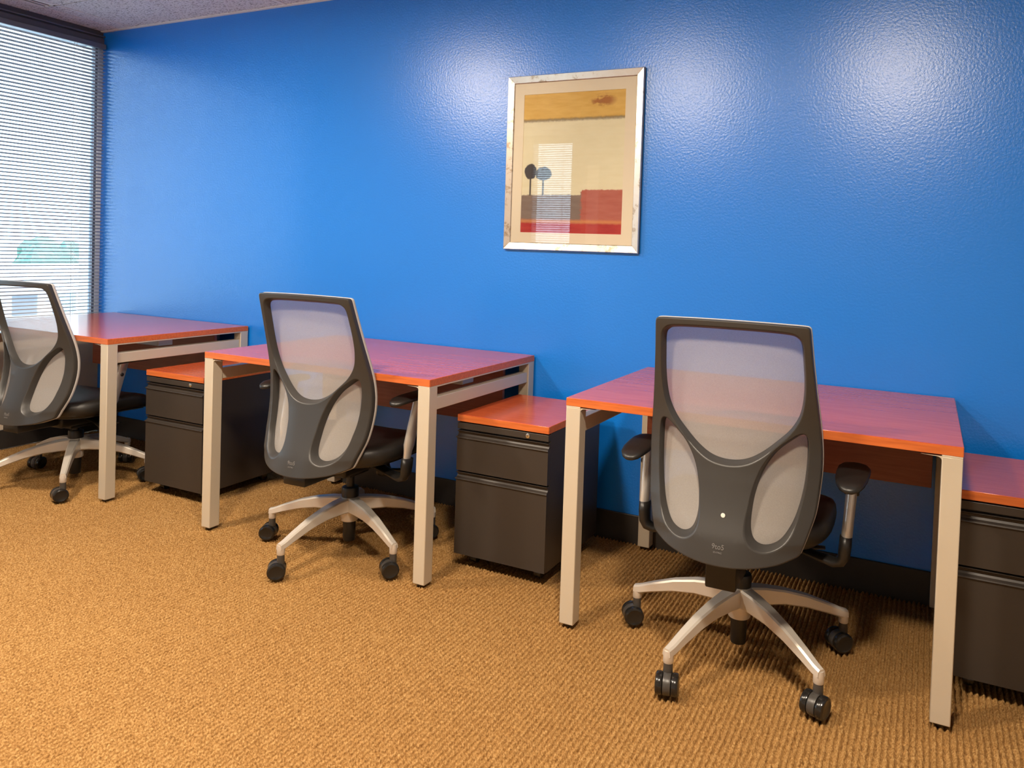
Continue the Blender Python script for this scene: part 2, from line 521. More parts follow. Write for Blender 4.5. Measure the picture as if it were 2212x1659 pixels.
# ------------------------------------------------------------------ picture
def art_material():
    m, N, L, b = new_mat('landscape_print')
    setp(b, rough=0.7, spec=0.2)
    tc = N.new('ShaderNodeTexCoord')
    sep = N.new('ShaderNodeSeparateXYZ'); L.new(tc.outputs['Object'], sep.inputs[0])
    def math_(op, a, c=None, d=None):
        n = N.new('ShaderNodeMath'); n.operation = op
        for i, q in enumerate((a, c, d)):
            if q is None: continue
            if isinstance(q, (int, float)): n.inputs[i].default_value = q
            else: L.new(q, n.inputs[i])
        return n.outputs[0]
    mp = N.new('ShaderNodeMapping'); mp.inputs['Scale'].default_value = (12, 1, 12); L.new(tc.outputs['Object'], mp.inputs[0])
    wob = noise(N, L, mp.outputs[0], 5.0, 5, 0.7)
    mp2 = N.new('ShaderNodeMapping'); mp2.inputs['Scale'].default_value = (3, 1, 16); L.new(tc.outputs['Object'], mp2.inputs[0])
    brush = noise(N, L, mp2.outputs[0], 3.0, 4, 0.6)
    x, z = sep.outputs[0], sep.outputs[2]
    w0 = math_('SUBTRACT', wob, 0.5)
    def mask(e, soft):      # e > 0 -> 1
        n = N.new('ShaderNodeMapRange'); n.clamp = True
        n.inputs['From Min'].default_value = -soft; n.inputs['From Max'].default_value = soft
        L.new(e, n.inputs['Value']); return n.outputs[0]
    def mixc(f, c1, c2):
        n = N.new('ShaderNodeMix'); n.data_type = 'RGBA'
        if isinstance(f, float): n.inputs[0].default_value = f
        else: L.new(f, n.inputs[0])
        for i, q in ((6, c1), (7, c2)):
            if isinstance(q, tuple): n.inputs[i].default_value = (*q, 1)
            else: L.new(q, n.inputs[i])
        return n.outputs[2]
    cream = ramp(N, L, brush, [(0.3, (0.90, 0.82, 0.60)), (0.7, (0.95, 0.88, 0.68))])
    gold = ramp(N, L, brush, [(0.3, (0.80, 0.50, 0.13)), (0.7, (0.92, 0.63, 0.21))])
    grey = ramp(N, L, brush, [(0.3, (0.26, 0.19, 0.17)), (0.7, (0.34, 0.26, 0.23))])
    rust = ramp(N, L, brush, [(0.3, (0.52, 0.14, 0.11)), (0.7, (0.60, 0.20, 0.16))])
    red = ramp(N, L, brush, [(0.3, (0.48, 0.03, 0.04)), (0.7, (0.62, 0.07, 0.06))])
    # print spans x -0.245..0.245, z -0.325..0.325
    c = cream
    top = math_('MULTIPLY_ADD', w0, 0.016, math_('SUBTRACT', z, 0.190))
    line = mask(math_('SUBTRACT', 0.006, math_('ABSOLUTE', math_('ADD', top, 0.002))), 0.004)
    c = mixc(mask(top, 0.003), c, gold)
    c = mixc(math_('MULTIPLY', line, 0.7), c, (0.20, 0.13, 0.07))
    # rust flecks in the gold band
    fx = math_('MULTIPLY', math_('SUBTRACT', x, 0.135), 18); fz = math_('MULTIPLY', math_('SUBTRACT', z, 0.262), 38)
    d2 = math_('ADD', math_('MULTIPLY', fx, fx), math_('MULTIPLY', fz, fz))
    fl = math_('MULTIPLY', mask(math_('SUBTRACT', 1.0, d2), 0.6), mask(math_('SUBTRACT', math_('ADD', brush, math_('MULTIPLY', wob, 0.4)), 0.70), 0.05))
    c = mixc(math_('MULTIPLY', fl, 0.8), c, (0.42, 0.12, 0.04))
    # low field: grey on the left, rust on the right
    right = mask(math_('MULTIPLY_ADD', w0, 0.05, math_('SUBTRACT', x, 0.05)), 0.006)
    edge = math_('ADD', math_('MULTIPLY', right, 0.022), -0.138)
    fld = mask(math_('MULTIPLY_ADD', w0, 0.018, math_('SUBTRACT', edge, z)), 0.0025)
    c = mixc(fld, c, mixc(right, grey, rust))
    bot = math_('MULTIPLY_ADD', w0, 0.01, math_('SUBTRACT', -0.252, z))
    c = mixc(mask(bot, 0.012), c, red)
    glow = mask(math_('SUBTRACT', 0.007, math_('ABSOLUTE', math_('ADD', bot, -0.001))), 0.005)
    c = mixc(math_('MULTIPLY', glow, 0.65), c, (0.85, 0.40, 0.15))
    # two dark trees on the left
    def tree(cx_, cz_, rx, rz_, zbot, colr):
        nonlocal c
        ex = math_('DIVIDE', math_('SUBTRACT', x, cx_), rx); ez = math_('DIVIDE', math_('SUBTRACT', z, cz_), rz_)
        e = math_('SUBTRACT', 1.0, math_('ADD', math_('MULTIPLY', ex, ex), math_('MULTIPLY', ez, ez)))
        e = math_('MULTIPLY_ADD', w0, 1.0, e)
        c = mixc(mask(e, 0.12), c, colr)
        tr = math_('MULTIPLY', mask(math_('SUBTRACT', 0.004, math_('ABSOLUTE', math_('SUBTRACT', x, cx_))), 0.002),
                   math_('MULTIPLY', mask(math_('SUBTRACT', cz_, z), 0.003), mask(math_('SUBTRACT', z, zbot), 0.003)))
        c = mixc(tr, c, colr)
    tree(-0.198, -0.035, 0.030, 0.034, -0.14, (0.10, 0.09, 0.10))
    tree(-0.135, -0.045, 0.040, 0.030, -0.14, (0.16, 0.17, 0.20))
    L.new(c, b.inputs['Base Color'])
art_material()

FX0, FX1, FZ0, FZ1 = 1.9548, 2.5964, 1.2006, 1.9683
pc = empty('framed_picture', ((FX0 + FX1) / 2, 0, FZ0))
tag(pc, 'framed landscape print with gold sky and red field hanging on the blue wall', 'picture')
hw, hh = (FX1 - FX0) / 2, (FZ1 - FZ0)
fw = 0.033
def rail(nm, quad):
    """mitred frame side: quad of outer/inner corners in (x, z)."""
    (ax, az), (bx, bz), (cx_, cz_), (dx, dz) = quad     # outer a-b, inner c-d (c next to b)
    bm = bmesh.new()
    lay = []
    for inset, y in ((0.0, -0.003), (0.0, -0.017), (0.10, -0.0225), (0.92, -0.0165), (1.0, -0.012), (1.0, -0.003)):
        lay.append([(ax + (dx - ax) * inset, y, az + (dz - az) * inset), (bx + (cx_ - bx) * inset, y, bz + (cz_ - bz) * inset)])
    vv = [[bm.verts.new(p) for p in q] for q in lay]
    for k in range(len(vv)):
        p, q = vv[k], vv[(k + 1) % len(vv)]
        f_ = bm.faces.new((p[0], p[1], q[1], q[0]))
        f_.material_index = 1 if k in (0, 5) else 0
    bm.faces.new([q[0] for q in vv]); bm.faces.new([q[1] for q in reversed(vv)])
    bmesh.ops.recalc_face_normals(bm, faces=bm.faces[:])
    me_ = bm_mesh(nm, bm, 'champagne_leaf'); me_.materials.append(MATS['frame_side_dark'])
    mesh_obj(nm, me_, None, pc)
rail('frame_rail', [(-hw, hh), (hw, hh), (hw - fw, hh - fw), (-hw + fw, hh - fw)])
rail('frame_rail', [(hw, 0), (-hw, 0), (-hw + fw, fw), (hw - fw, fw)])
rail('frame_rail', [(-hw, 0), (-hw, hh), (-hw + fw, hh - fw), (-hw + fw, fw)])
rail('frame_rail', [(hw, hh), (hw, 0), (hw - fw, fw), (hw - fw, hh - fw)])
px0, px1, pz0, pz1 = -hw + fw + 0.047, hw - fw - 0.049, fw + 0.045, hh - fw - 0.050
mx0, mx1, mz0, mz1 = -hw + fw - 0.002, hw - fw + 0.002, fw - 0.002, hh - fw + 0.002
box('backing_board', (-hw + 0.006, -0.006, 0.006), (hw - 0.006, -0.001, hh - 0.006), 'frame_side_dark', pc)
mb = empty('mat_board', parent=pc)
box('mat_strip', (mx0, -0.0105, mz0), (px0, -0.008, mz1), 'mat_board', mb)
box('mat_strip', (px1, -0.0105, mz0), (mx1, -0.008, mz1), 'mat_board', mb)
box('mat_strip', (px0, -0.0105, mz0), (px1, -0.008, pz0), 'mat_board', mb)
box('mat_strip', (px0, -0.0105, pz1), (px1, -0.008, mz1), 'mat_board', mb)
bm = add_box(bmesh.new(), (px0 - (px0 + px1) / 2, -0.0008, pz0 - (pz0 + pz1) / 2), (px1 - (px0 + px1) / 2, 0.0008, pz1 - (pz0 + pz1) / 2))
pr = mesh_obj('art_print', bm_mesh('art_print', bm, 'landscape_print'), None, pc)
pr.location = ((px0 + px1) / 2, -0.0072, (pz0 + pz1) / 2)
box('glazing', (mx0, -0.0125, mz0), (mx1, -0.0115, mz1), 'picture_glass', pc)

# ------------------------------------------------------------------ desks
def desk(x, label, with_tag=False):
    r = empty('desk', (x, -DG, 0))
    tag(r, label, 'desk', 'cherry desks along the blue wall')
    zt = ZT - TT
    top = box('desktop', (0, -DD, zt), (DW, 0, ZT), 'cherry_laminate', r, 0.0015)
    box('edge_band', (0.001, -DD - 0.0006, zt + 0.001), (DW - 0.001, -DD + 0.001, ZT - 0.0018), 'cherry_edge', top)
    box('edge_band', (DW - 0.001, -DD + 0.001, zt + 0.001), (DW + 0.0006, -0.001, ZT - 0.0018), 'cherry_edge', top)
    box('edge_band', (-0.0006, -DD + 0.001, zt + 0.001), (0.001, -0.001, ZT - 0.0018), 'cherry_edge', top)
    for lx in (0.0, DW - LEG):
        for ly in (-DD, -LEG):
            lg = box('leg', (lx, ly, 0.007), (lx + LEG, ly + LEG, zt - 0.004), 'leg_paint', r, 0.0025)
            bm = lathe(bmesh.new(), [(0.016, 0), (0.018, 0.002), (0.018, 0.008)], 16, centre=(lx + LEG / 2, ly + LEG / 2, 0))
            mesh_obj('foot_glide', bm_mesh('foot_glide', bm, 'foot_black'), None, lg)
        box('top_rail', (lx, -DD, zt - 0.0055), (lx + LEG, 0, zt), 'leg_paint', r, 0.001)
        box('side_beam', (lx + 0.006, -DD + LEG, 0.622), (lx + LEG - 0.006, -LEG, 0.668), 'leg_paint', r, 0.0025)
    # rounded gussets under the front edge
    for s, gx in ((1, LEG), (-1, DW - LEG)):
        bm = bmesh.new()
        prof_ = [(gx, zt - 0.004), (gx, zt - 0.016)] + [(gx + s * (0.012 - 0.012 * math.cos(R(q))), zt - 0.016 + 0.010 * math.sin(R(q)))
                 for q in (20, 45, 70, 90)] + [(gx + s * 0.05, zt - 0.004)]
        loft(bm, [[(u, -DD + 0.003, w) for u, w in prof_], [(u, -DD + 0.02, w) for u, w in prof_]])
        mesh_obj('gusset', bm_mesh('gusset', bm, 'leg_paint'), None, r)
    box('cross_beam', (LEG, -0.50, 0.672), (DW - LEG, -0.42, zt), 'beam_grey', r, 0.003)
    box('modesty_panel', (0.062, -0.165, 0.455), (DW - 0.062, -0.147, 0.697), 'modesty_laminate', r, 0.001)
    for bx_ in (0.075, DW - 0.105):
        box('panel_bracket', (bx_, -0.147, 0.60), (bx_ + 0.03, -0.120, zt), 'foot_black', r)
    if with_tag:
        bm = bmesh.new()
        pts = [(-0.030, 0), (0.030, 0), (0.024, -0.016), (0.004, -0.034), (-0.012, -0.028), (-0.030, -0.012)]
        loft(bm, [[(u, 0, w) for u, w in pts], [(u, 0.0015, w) for u, w in pts]])
        o_ = mesh_obj('care_tag', bm_mesh('care_tag', bm, 'tag_grey'), None, r)
        o_.location = (DW - LEG - 0.030, -DD + 0.075, zt - 0.003)
        o_['label'] = 'grey paper tag under the desk edge'
    return r

XA, XBD, XC = -0.7451, 1.0021, 2.6548
desk(XA, 'cherry desk in the corner by the window blinds')
desk(XBD, 'cherry desk in the middle of the three, below and left of the picture', True)
desk(XC, 'cherry desk nearest the camera, right of the framed picture')

# ------------------------------------------------------------------ pedestals
def pedestal(x, yf, label):
    w, h, zb, dep = 0.3846, 0.5764, 0.045, 0.478
    r = empty('file_pedestal', (x, yf, 0))
    tag(r, label, 'cabinet', 'black drawer pedestals beside the desks')
    top = box('top_panel', (0, 0, h - TT), (w, dep, h), 'cherry_laminate', r, 0.0015)
    box('edge_band', (0.001, -0.0006, h - TT + 0.001), (w - 0.001, 0.001, h - 0.0018), 'cherry_edge', top)
    box('edge_band', (w - 0.001, 0.001, h - TT + 0.001), (w + 0.0006, dep - 0.001, h - 0.0018), 'cherry_edge', top)
    box('body', (0.001, 0.020, zb), (w - 0.001, dep - 0.004, h - TT), 'cabinet_black', r, 0.0015)
    fr = box('lock_rail', (0.001, 0.001, 0.5225), (w - 0.001, 0.020, 0.546), 'cabinet_black', r, 0.0015)
    bm = lathe(bmesh.new(), [(0.0085, 0.001), (0.0085, -0.002), (0.006, -0.0035), (0.002, -0.003), (0.0015, 0.0)], 16, 'Y', (w - 0.085, 0.001, 0.534))
    mesh_obj('lock', bm_mesh('lock', bm, 'lock_chrome', 40), None, fr)
    for z1, z0 in ((0.5155, 0.3655), (0.3590, zb + 0.004)):
        d = empty('drawer', parent=r)
        lip = z1 - 0.026
        bm = prism_x(bmesh.new(), [(0.020, z0), (0.0, z0), (0.0, lip - 0.004), (-0.001, lip - 0.003)] + [(-0.0045, lip), (-0.003, lip + 0.003),
                     (0.006, lip + 0.008), (0.010, lip + 0.014), (0.009, lip + 0.020), (0.0005, z1 - 0.0015), (0.0005, z1), (0.020, z1)], 0.001, w - 0.001)
        mesh_obj('drawer_front', bm_mesh('drawer_front', bm, 'cabinet_black'), None, d)
        bm = prism_x(bmesh.new(), [(-0.0048, lip - 0.001), (-0.0056, lip + 0.0005), (-0.0040, lip + 0.004), (-0.0020, lip + 0.004), (-0.001, lip - 0.002)], -0.001, w + 0.001)
        mesh_obj('pull_lip', bm_mesh('pull_lip', bm, 'cabinet_black'), None, d)
    for cx_ in (0.055, w - 0.055):
        for cy_ in (0.07, dep - 0.07):
            c_ = box('caster', (cx_ - 0.020, cy_ - 0.020, 0.034), (cx_ + 0.020, cy_ + 0.020, zb), 'black_plastic', r)
            bm = lathe(bmesh.new(), [(0.006, -0.014), (0.018, -0.013), (0.019, -0.010), (0.019, 0.010), (0.018, 0.013), (0.006, 0.014)], 18, 'X', (cx_, cy_, 0.019))
            mesh_obj('wheel', bm_mesh('wheel', bm, 'wheel_black', 40), None, c_)
    return r

pedestal(0.3812, -0.6073, 'black two-drawer pedestal with cherry top beside the corner desk')
pedestal(2.1062, -0.5827, 'black two-drawer pedestal below the picture, between the middle and nearest desks')
pedestal(3.775, -0.5985, 'black two-drawer pedestal cut by the right edge of the photo')

# ------------------------------------------------------------------ task chairs
def interp(tab, q):
    return float(np.interp(q, [t_[0] for t_ in tab], [t_[1] for t_ in tab]))
ZK = np.array([0.36, 0.385, 0.432, 0.52, 0.60, 0.653, 0.70, 0.76, 0.85, 0.95, 1.04])
YK = np.array([-0.285, -0.275, -0.256, -0.218, -0.196, -0.192, -0.194, -0.207, -0.238, -0.272, -0.302])
zz = np.linspace(0.36, 1.04, 400)
yy = np.interp(zz, ZK, YK)
ker = np.ones(41) / 41
yy = np.convolve(np.pad(yy, 20, mode='edge'), ker, 'valid')
def y_edge(z): return float(np.interp(z, zz, yy))
HWK = [(0.385, 0.19), (0.432, 0.198), (0.455, 0.212), (0.52, 0.228), (0.60, 0.237), (0.66, 0.239), (0.75, 0.233), (0.85, 0.222), (0.95, 0.212), (1.032, 0.207)]
DEP = [(0.38, 0.066), (0.45, 0.078), (0.60, 0.076), (0.70, 0.066), (0.80, 0.045), (0.92, 0.024), (1.035, 0.014)]
def surf(x, z):
    w = interp(HWK, z)
    u = min(1.0, abs(x) / w)
    return y_edge(z) - interp(DEP, z) * (1 - u ** 2.2)

def mirror(half):
    """half outline from bottom centre up the right side to top centre -> closed loop."""
    return half + [(-x, z) for x, z in reversed(half) if abs(x) > 1e-6]

OUT = mirror([(0, 0.386), (0.05, 0.388), (0.10, 0.394), (0.15, 0.404), (0.186, 0.418), (0.1975, 0.425), (0.203, 0.436), (0.217, 0.480), (0.229, 0.525),
              (0.236, 0.59), (0.239, 0.655), (0.236, 0.72), (0.230, 0.78), (0.222, 0.85), (0.214, 0.93), (0.209, 0.99), (0.2065, 1.019), (0.203, 1.028), (0.192, 1.031),
              (0.15, 1.0325), (0.08, 1.034), (0, 1.0345)])
UP = mirror([(0, 0.648), (0.045, 0.655), (0.085, 0.677), (0.125, 0.712), (0.157, 0.746), (0.178, 0.785), (0.187, 0.83), (0.189, 0.88), (0.186, 0.94),
             (0.182, 0.982), (0.172, 0.998), (0.15, 1.005), (0.08, 1.008), (0, 1.0085)])
LO = [(0.186, 0.732), (0.160, 0.714), (0.126, 0.683), (0.097, 0.637), (0.080, 0.585), (0.073, 0.535), (0.074, 0.486), (0.087, 0.457), (0.115, 0.447),
      (0.148, 0.461), (0.173, 0.500), (0.188, 0.55), (0.197, 0.61), (0.200, 0.68), (0.197, 0.724)]
def sm(pts, per=5):
    return [(p.x, p.y) for p in catmull([(x, z, 0) for x, z in pts], per)]
OUT_S, UP_S, LO_S = sm(OUT, 4), sm(UP), sm(LO)
LOL_S = [(-x, z) for x, z in reversed(LO_S)]

def offset(pts, d, gain=None):
    """move a closed loop along its outward normal by d (positive grows the loop)."""
    n = len(pts)
    area = sum(pts[i][0] * pts[(i + 1) % n][1] - pts[(i + 1) % n][0] * pts[i][1] for i in range(n))
    sg = 1 if area > 0 else -1
    out = []
    for i in range(n):
        ax, az = pts[(i - 1) % n]; bx, bz = pts[(i + 1) % n]
        tx, tz = bx - ax, bz - az
        l = math.hypot(tx, tz) or 1
        e = d * (gain(pts[i][1]) if gain else 1.0)
        out.append((pts[i][0] + sg * tz / l * e, pts[i][1] - sg * tx / l * e))
    return out

def plate(outline, holes, dy, mat, step=0.014):
    bm = bmesh.new()
    edges = []
    for lp in [outline] + holes:
        vv = [bm.verts.new((x, 0, z)) for x, z in lp]
        for i in range(len(vv)):
            edges.append(bm.edges.new((vv[i], vv[(i + 1) % len(vv)])))
    bmesh.ops.triangle_fill(bm, use_beauty=True, use_dissolve=False, edges=edges, normal=(0, -1, 0))
    for k in range(int(0.5 / step)):
        x = -0.25 + k * step + 0.0003
        bmesh.ops.bisect_plane(bm, geom=bm.verts[:] + bm.edges[:] + bm.faces[:], plane_co=(x, 0, 0), plane_no=(1, 0, 0), dist=1e-5)
    for k in range(int(0.66 / step)):
        z = 0.382 + k * step + 0.0003
        bmesh.ops.bisect_plane(bm, geom=bm.verts[:] + bm.edges[:] + bm.faces[:], plane_co=(0, 0, z), plane_no=(0, 0, 1), dist=1e-5)
    for v_ in bm.verts:
        v_.co.y = surf(v_.co.x, v_.co.z) + dy
    for f_ in bm.faces:
        f_.normal_update()
        if f_.normal.y > 0:
            f_.normal_flip()
    return bm

def strip(bm, loops, dys):
    """walls between successive loops (same length) at depths dys."""
    vr = [[bm.verts.new((x, surf(x, z) + d, z)) for x, z in lp] for lp, d in zip(loops, dys)]
    n = len(vr[0])
    for a_, c_ in zip(vr, vr[1:]):
        for i in range(n):
            bm.faces.new((a_[i], a_[(i + 1) % n], c_[(i + 1) % n], c_[i]))

THK = 0.029
CH = {}
def chair_meshes():
    # back frame: rear face with wide openings, sloping walls down to the mesh
    G = 0.010
    g_up = lambda z: 1.0 + 0.45 * min(1.0, max(0.0, (0.72 - z) / 0.06))
    g_lo = lambda z: 0.9 + 0.75 * min(1.0, max(0.0, (0.54 - z) / 0.06))
    holes_b = [offset(UP_S, G, g_up), offset(LO_S, G, g_lo), offset(LOL_S, G, g_lo)]
    ob = offset(OUT_S, -0.004)
    bm = plate(ob, holes_b, 0.0, None)
    for h, g in ((UP_S, g_up), (LO_S, g_lo), (LOL_S, g_lo)):
        strip(bm, [offset(h, G, g), offset(h, G - 0.0022, g), offset(h, G - 0.0035, g), offset(h, 0.003, g), offset(h, 0.0)], [0.0, 0.0008, 0.003, 0.019, THK])
    strip(bm, [ob, offset(OUT_S, -0.0015), OUT_S, OUT_S], [0.0, 0.001, 0.004, THK - 0.008])
    tmp = plate(OUT_S, [UP_S, LO_S, LOL_S], THK, None, 0.03)
    me_t = bpy.data.meshes.new('t'); tmp.to_mesh(me_t); tmp.free()
    bm.from_mesh(me_t)
    bpy.data.meshes.remove(me_t)
    CH['back_frame'] = bm_mesh('back_frame', bm, 'chair_frame_grey', 42)
    bm = bmesh.new()
    strip(bm, [OUT_S, offset(OUT_S, 0.0015), offset(OUT_S, 0.0015), OUT_S, offset(OUT_S, -0.004)], [THK - 0.009, THK - 0.007, THK + 0.002, THK + 0.004, THK + 0.004])
    bmesh.ops.recalc_face_normals(bm, faces=bm.faces[:])
    CH['mesh_rim'] = bm_mesh('mesh_rim', bm, 'mesh_rim_grey', 50)
    bm = plate(offset(OUT_S, -0.003), [], THK + 0.0015, None, 0.022)
    CH['back_mesh'] = bm_mesh('back_mesh', bm, 'mesh_fabric', True)

    # star base, tip radius 0.336
    bm = bmesh.new()
    RT = 0.336
    secs = [(0.020, 0.206, 0.150, 0.027), (0.075, 0.203, 0.152, 0.0245), (0.14, 0.193, 0.150, 0.0215), (0.21, 0.175, 0.138, 0.0190), (0.28, 0.149, 0.118, 0.0165), (0.325, 0.130, 0.103, 0.0150), (RT + 0.010, 0.124, 0.100, 0.0135)]
    for k in range(5):
        a_ = 2 * math.pi * k / 5
        ca, sa = math.cos(a_), math.sin(a_)
        rings = []
        for r_, zt_, zb_, hw_ in secs:
            c_ = 0.005
            loc = [(-hw_ * 0.86, zt_ - c_), (-hw_ * 0.86 + c_, zt_), (hw_ * 0.86 - c_, zt_), (hw_ * 0.86, zt_ - c_), (hw_, zb_ + c_), (hw_ - c_, zb_), (-hw_ + c_, zb_), (-hw_, zb_ + c_)]
            rings.append([(r_ * ca - u * sa, r_ * sa + u * ca, z_) for u, z_ in loc])
        loft(bm, rings)
        lathe(bm, [(0.0135, 0.084), (0.0145, 0.086), (0.0145, 0.106), (0.013, 0.118)], 16, centre=(RT * ca, RT * sa, 0))
    lathe(bm, [(0.030, 0.208), (0.036, 0.206), (0.037, 0.150), (0.034, 0.149), (0.034, 0.116), (0.032, 0.112), (0.024, 0.112)], 28)
    CH['star_base'] = bm_mesh('star_base', bm, 'star_silver', 38)
    # gas lift parts
    bm = lathe(bmesh.new(), [(0.022, 0.032), (0.0235, 0.036), (0.025, 0.113)], 24)
    CH['lower_tube'] = bm_mesh('lower_tube', bm, 'black_plastic', 40)
    bm = lathe(bmesh.new(), [(0.033, 0.204), (0.0335, 0.238), (0.031, 0.244), (0.016, 0.246)], 24)
    CH['collar'] = bm_mesh('collar', bm, 'black_plastic', 40)
    # caster, local: stem at origin, wheel axis along local x, trailing to -y
    bm = lathe(bmesh.new(), [(0.0120, 0.086), (0.0125, 0.060), (0.0125, 0.052)], 16)
    lathe(bm, [(0.004, -0.0095), (0.0285, -0.0095), (0.0295, -0.006), (0.0295, 0.006), (0.0285, 0.0095), (0.004, 0.0095)], 24, 'X', (0, -0.012, 0.031))
    CH['caster'] = bm_mesh('caster', bm, 'wheel_hood', 40)
    bm = lathe(bmesh.new(), [(0.004, -0.009), (0.024, -0.009), (0.0285, -0.0075), (0.030, -0.004), (0.030, 0.004), (0.0285, 0.0080), (0.0235, 0.0100), (0.022, 0.0092), (0.004, 0.0092)], 28, 'X')
    CH['wheel'] = bm_mesh('wheel', bm, 'wheel_black', 35)

    # seat
    def ring(sx, z_, n=48, e=3.2, y0=-0.215, y1=0.280, hw_=0.260, droop=0.0):
        out = []
        cy_, hd = (y0 + y1) / 2, (y1 - y0) / 2
        for k in range(n):
            a_ = 2 * math.pi * k / n
            c_, s_ = math.cos(a_), math.sin(a_)
            x_ = hw_ * sx * math.copysign(abs(c_) ** (2 / e), c_)
            y_ = cy_ + (hd - (1 - sx) * hw_) * math.copysign(abs(s_) ** (2 / e), s_) if sx > 0.5 else cy_ + hd * sx * math.copysign(abs(s_) ** (2 / e), s_)
            q = max(0.0, (y_ - 0.08) / 0.19)
            u = abs(x_) / hw_
            out.append((x_, y_, z_ - droop * q * q + 0.010 * u * u))
        return out
    rr = [(0.88, 0.402), (0.965, 0.408), (0.995, 0.420), (1.0, 0.436), (0.992, 0.452), (0.965, 0.464), (0.91, 0.470), (0.80, 0.473), (0.55, 0.474), (0.40, 0.4725), (0.2, 0.471), (0.03, 0.470)]
    bm = loft(bmesh.new(), [ring(s_, z_, droop=0.034) for s_, z_ in rr])
    CH['seat_cushion'] = bm_mesh('seat_cushion', bm, 'black_vinyl', True)
    bm = loft(bmesh.new(), [ring(s_, z_, droop=0.03) for s_, z_ in ((0.62, 0.384), (0.80, 0.388), (0.92, 0.398), (0.93, 0.408), (0.85, 0.41))])
    CH['seat_pan'] = bm_mesh('seat_pan', bm, 'black_plastic', 40)
    bm = add_box(bmesh.new(), (-0.075, -0.13, 0.335), (0.075, 0.12, 0.386), 0.012, 3)
    add_box(bm, (-0.045, -0.06, 0.315), (0.045, 0.06, 0.34), 0.008, 2)
    CH['mechanism'] = bm_mesh('mechanism', bm, 'black_plastic', 40)
    bm = lathe(bmesh.new(), [(0.022, 0.352), (0.024, 0.335), (0.030, 0.318), (0.031, 0.305), (0.026, 0.298), (0.005, 0.297)], 22, centre=(0.085, 0.10, 0))
    CH['tension_knob'] = bm_mesh('tension_knob', bm, 'black_plastic', 40)
    bm = sweep(bmesh.new(), [(0.06, 0.02, 0.345), (0.16, 0.04, 0.345), (0.20, 0.045, 0.347), (0.235, 0.05, 0.350)], [(0.004, 0.004), (0.004, 0.004), (0.006, 0.014), (0.004, 0.012)], 10)
    CH['height_lever'] = bm_mesh('height_lever', bm, 'black_plastic', True)
    for nm, args in (('back_bracket_low', ((-0.052, -0.245, 0.284), (0.034, -0.10, 0.400))), ('back_bracket', ((-0.050, -0.315, 0.350), (0.050, -0.10, 0.384)))):
        bm = add_box(bmesh.new(), *args, 0.006, 2)
        if nm == 'back_bracket_low':
            add_box(bm, (-0.045, -0.305, 0.385), (0.045, -0.21, 0.425), 0.006, 2)
        CH[nm] = bm_mesh('back_bracket', bm, 'black_plastic', 40)

    # embossed maker's lettering
    parts = []
    for body, size, zc in (('9to5', 0.018, 0.4300), ('SEATING', 0.0058, 0.4195)):
        cu = bpy.data.curves.new('logo', 'FONT')
        cu.body = body; cu.size = size; cu.extrude = 0.0006; cu.align_x = 'CENTER'; cu.resolution_u = 3
        to = bpy.data.objects.new('logo', cu)
        COL.objects.link(to)
        bpy.context.view_layer.update()
        dg = bpy.context.evaluated_depsgraph_get()
        me_ = bpy.data.meshes.new_from_object(to.evaluated_get(dg))
        for v_ in me_.vertices:
            x, z, d = v_.co.x, v_.co.y + zc, v_.co.z
            v_.co = (x, surf(x, z) - 0.0004 - d, z)
        parts.append(me_)
        bpy.data.objects.remove(to)
    bm = bmesh.new()
    for p_ in parts:
        bm.from_mesh(p_); bpy.data.meshes.remove(p_)
    bmesh.ops.recalc_face_normals(bm, faces=bm.faces[:])
    CH['embossed_logo'] = bm_mesh('embossed_logo', bm, 'logo_grey')
    sx, sz = 0.004, 0.512
    bm = lathe(bmesh.new(), [(0.0005, 0.0), (0.0055, 0.0), (0.0060, 0.001), (0.0060, 0.003), (0.0005, 0.003)], 20, 'Y', (sx, surf(sx, sz) - 0.0030, sz))
    CH['round_sticker'] = bm_mesh('round_sticker', bm, 'sticker_white', 40)

    # armrest pieces (right-hand side; mirrored by negative s)
    for s in (1, -1):
        pts, rad = [], []
        for z_, y_, ru, rv in ((0.410, -0.049, 0.0100, 0.020), (0.440, -0.046, 0.0115, 0.023), (0.462, -0.042, 0.0150, 0.029), (0.52, -0.028, 0.0150, 0.028), (0.60, -0.006, 0.0155, 0.027), (0.64, 0.006, 0.0155, 0.027)):
            pts.append((s * (0.296 + 0.05 * (z_ - 0.405)), y_, z_)); rad.append((ru, rv))
        CH['upright', s] = bm_mesh('armrest', sweep(bmesh.new(), pts, rad, 18), 'arm_silver', 40)
        pts = [(s * 0.297, -0.046, 0.428), (s * 0.296, -0.049, 0.40), (s * 0.294, -0.050, 0.372), (s * 0.286, -0.050, 0.356), (s * 0.268, -0.048, 0.349), (s * 0.22, -0.03, 0.352), (s * 0.14, 0.0, 0.362), (s * 0.05, 0.01, 0.366)]
        rad = [(0.0165, 0.0310), (0.0172, 0.0310), (0.0168, 0.028), (0.0155, 0.024), (0.013, 0.024), (0.010, 0.024), (0.009, 0.026), (0.009, 0.028)]
        CH['sleeve', s] = bm_mesh('arm_sleeve', sweep(bmesh.new(), pts, rad, 16), 'black_plastic', True)
        bm = lathe(bmesh.new(), [(0.0085, 0.0), (0.0085, 0.004), (0.006, 0.0065), (0.001, 0.007)], 16, 'X', (0, 0, 0))
        CH['button', s] = bm_mesh('height_button', bm, 'black_plastic', 40)
        # pad
        prof_ = [(-0.135, 0.004), (-0.132, 0.014), (-0.120, 0.026), (-0.095, 0.036), (-0.05, 0.042), (0.02, 0.045), (0.07, 0.044), (0.098, 0.036), (0.110, 0.022), (0.113, 0.006)]
        rings = []
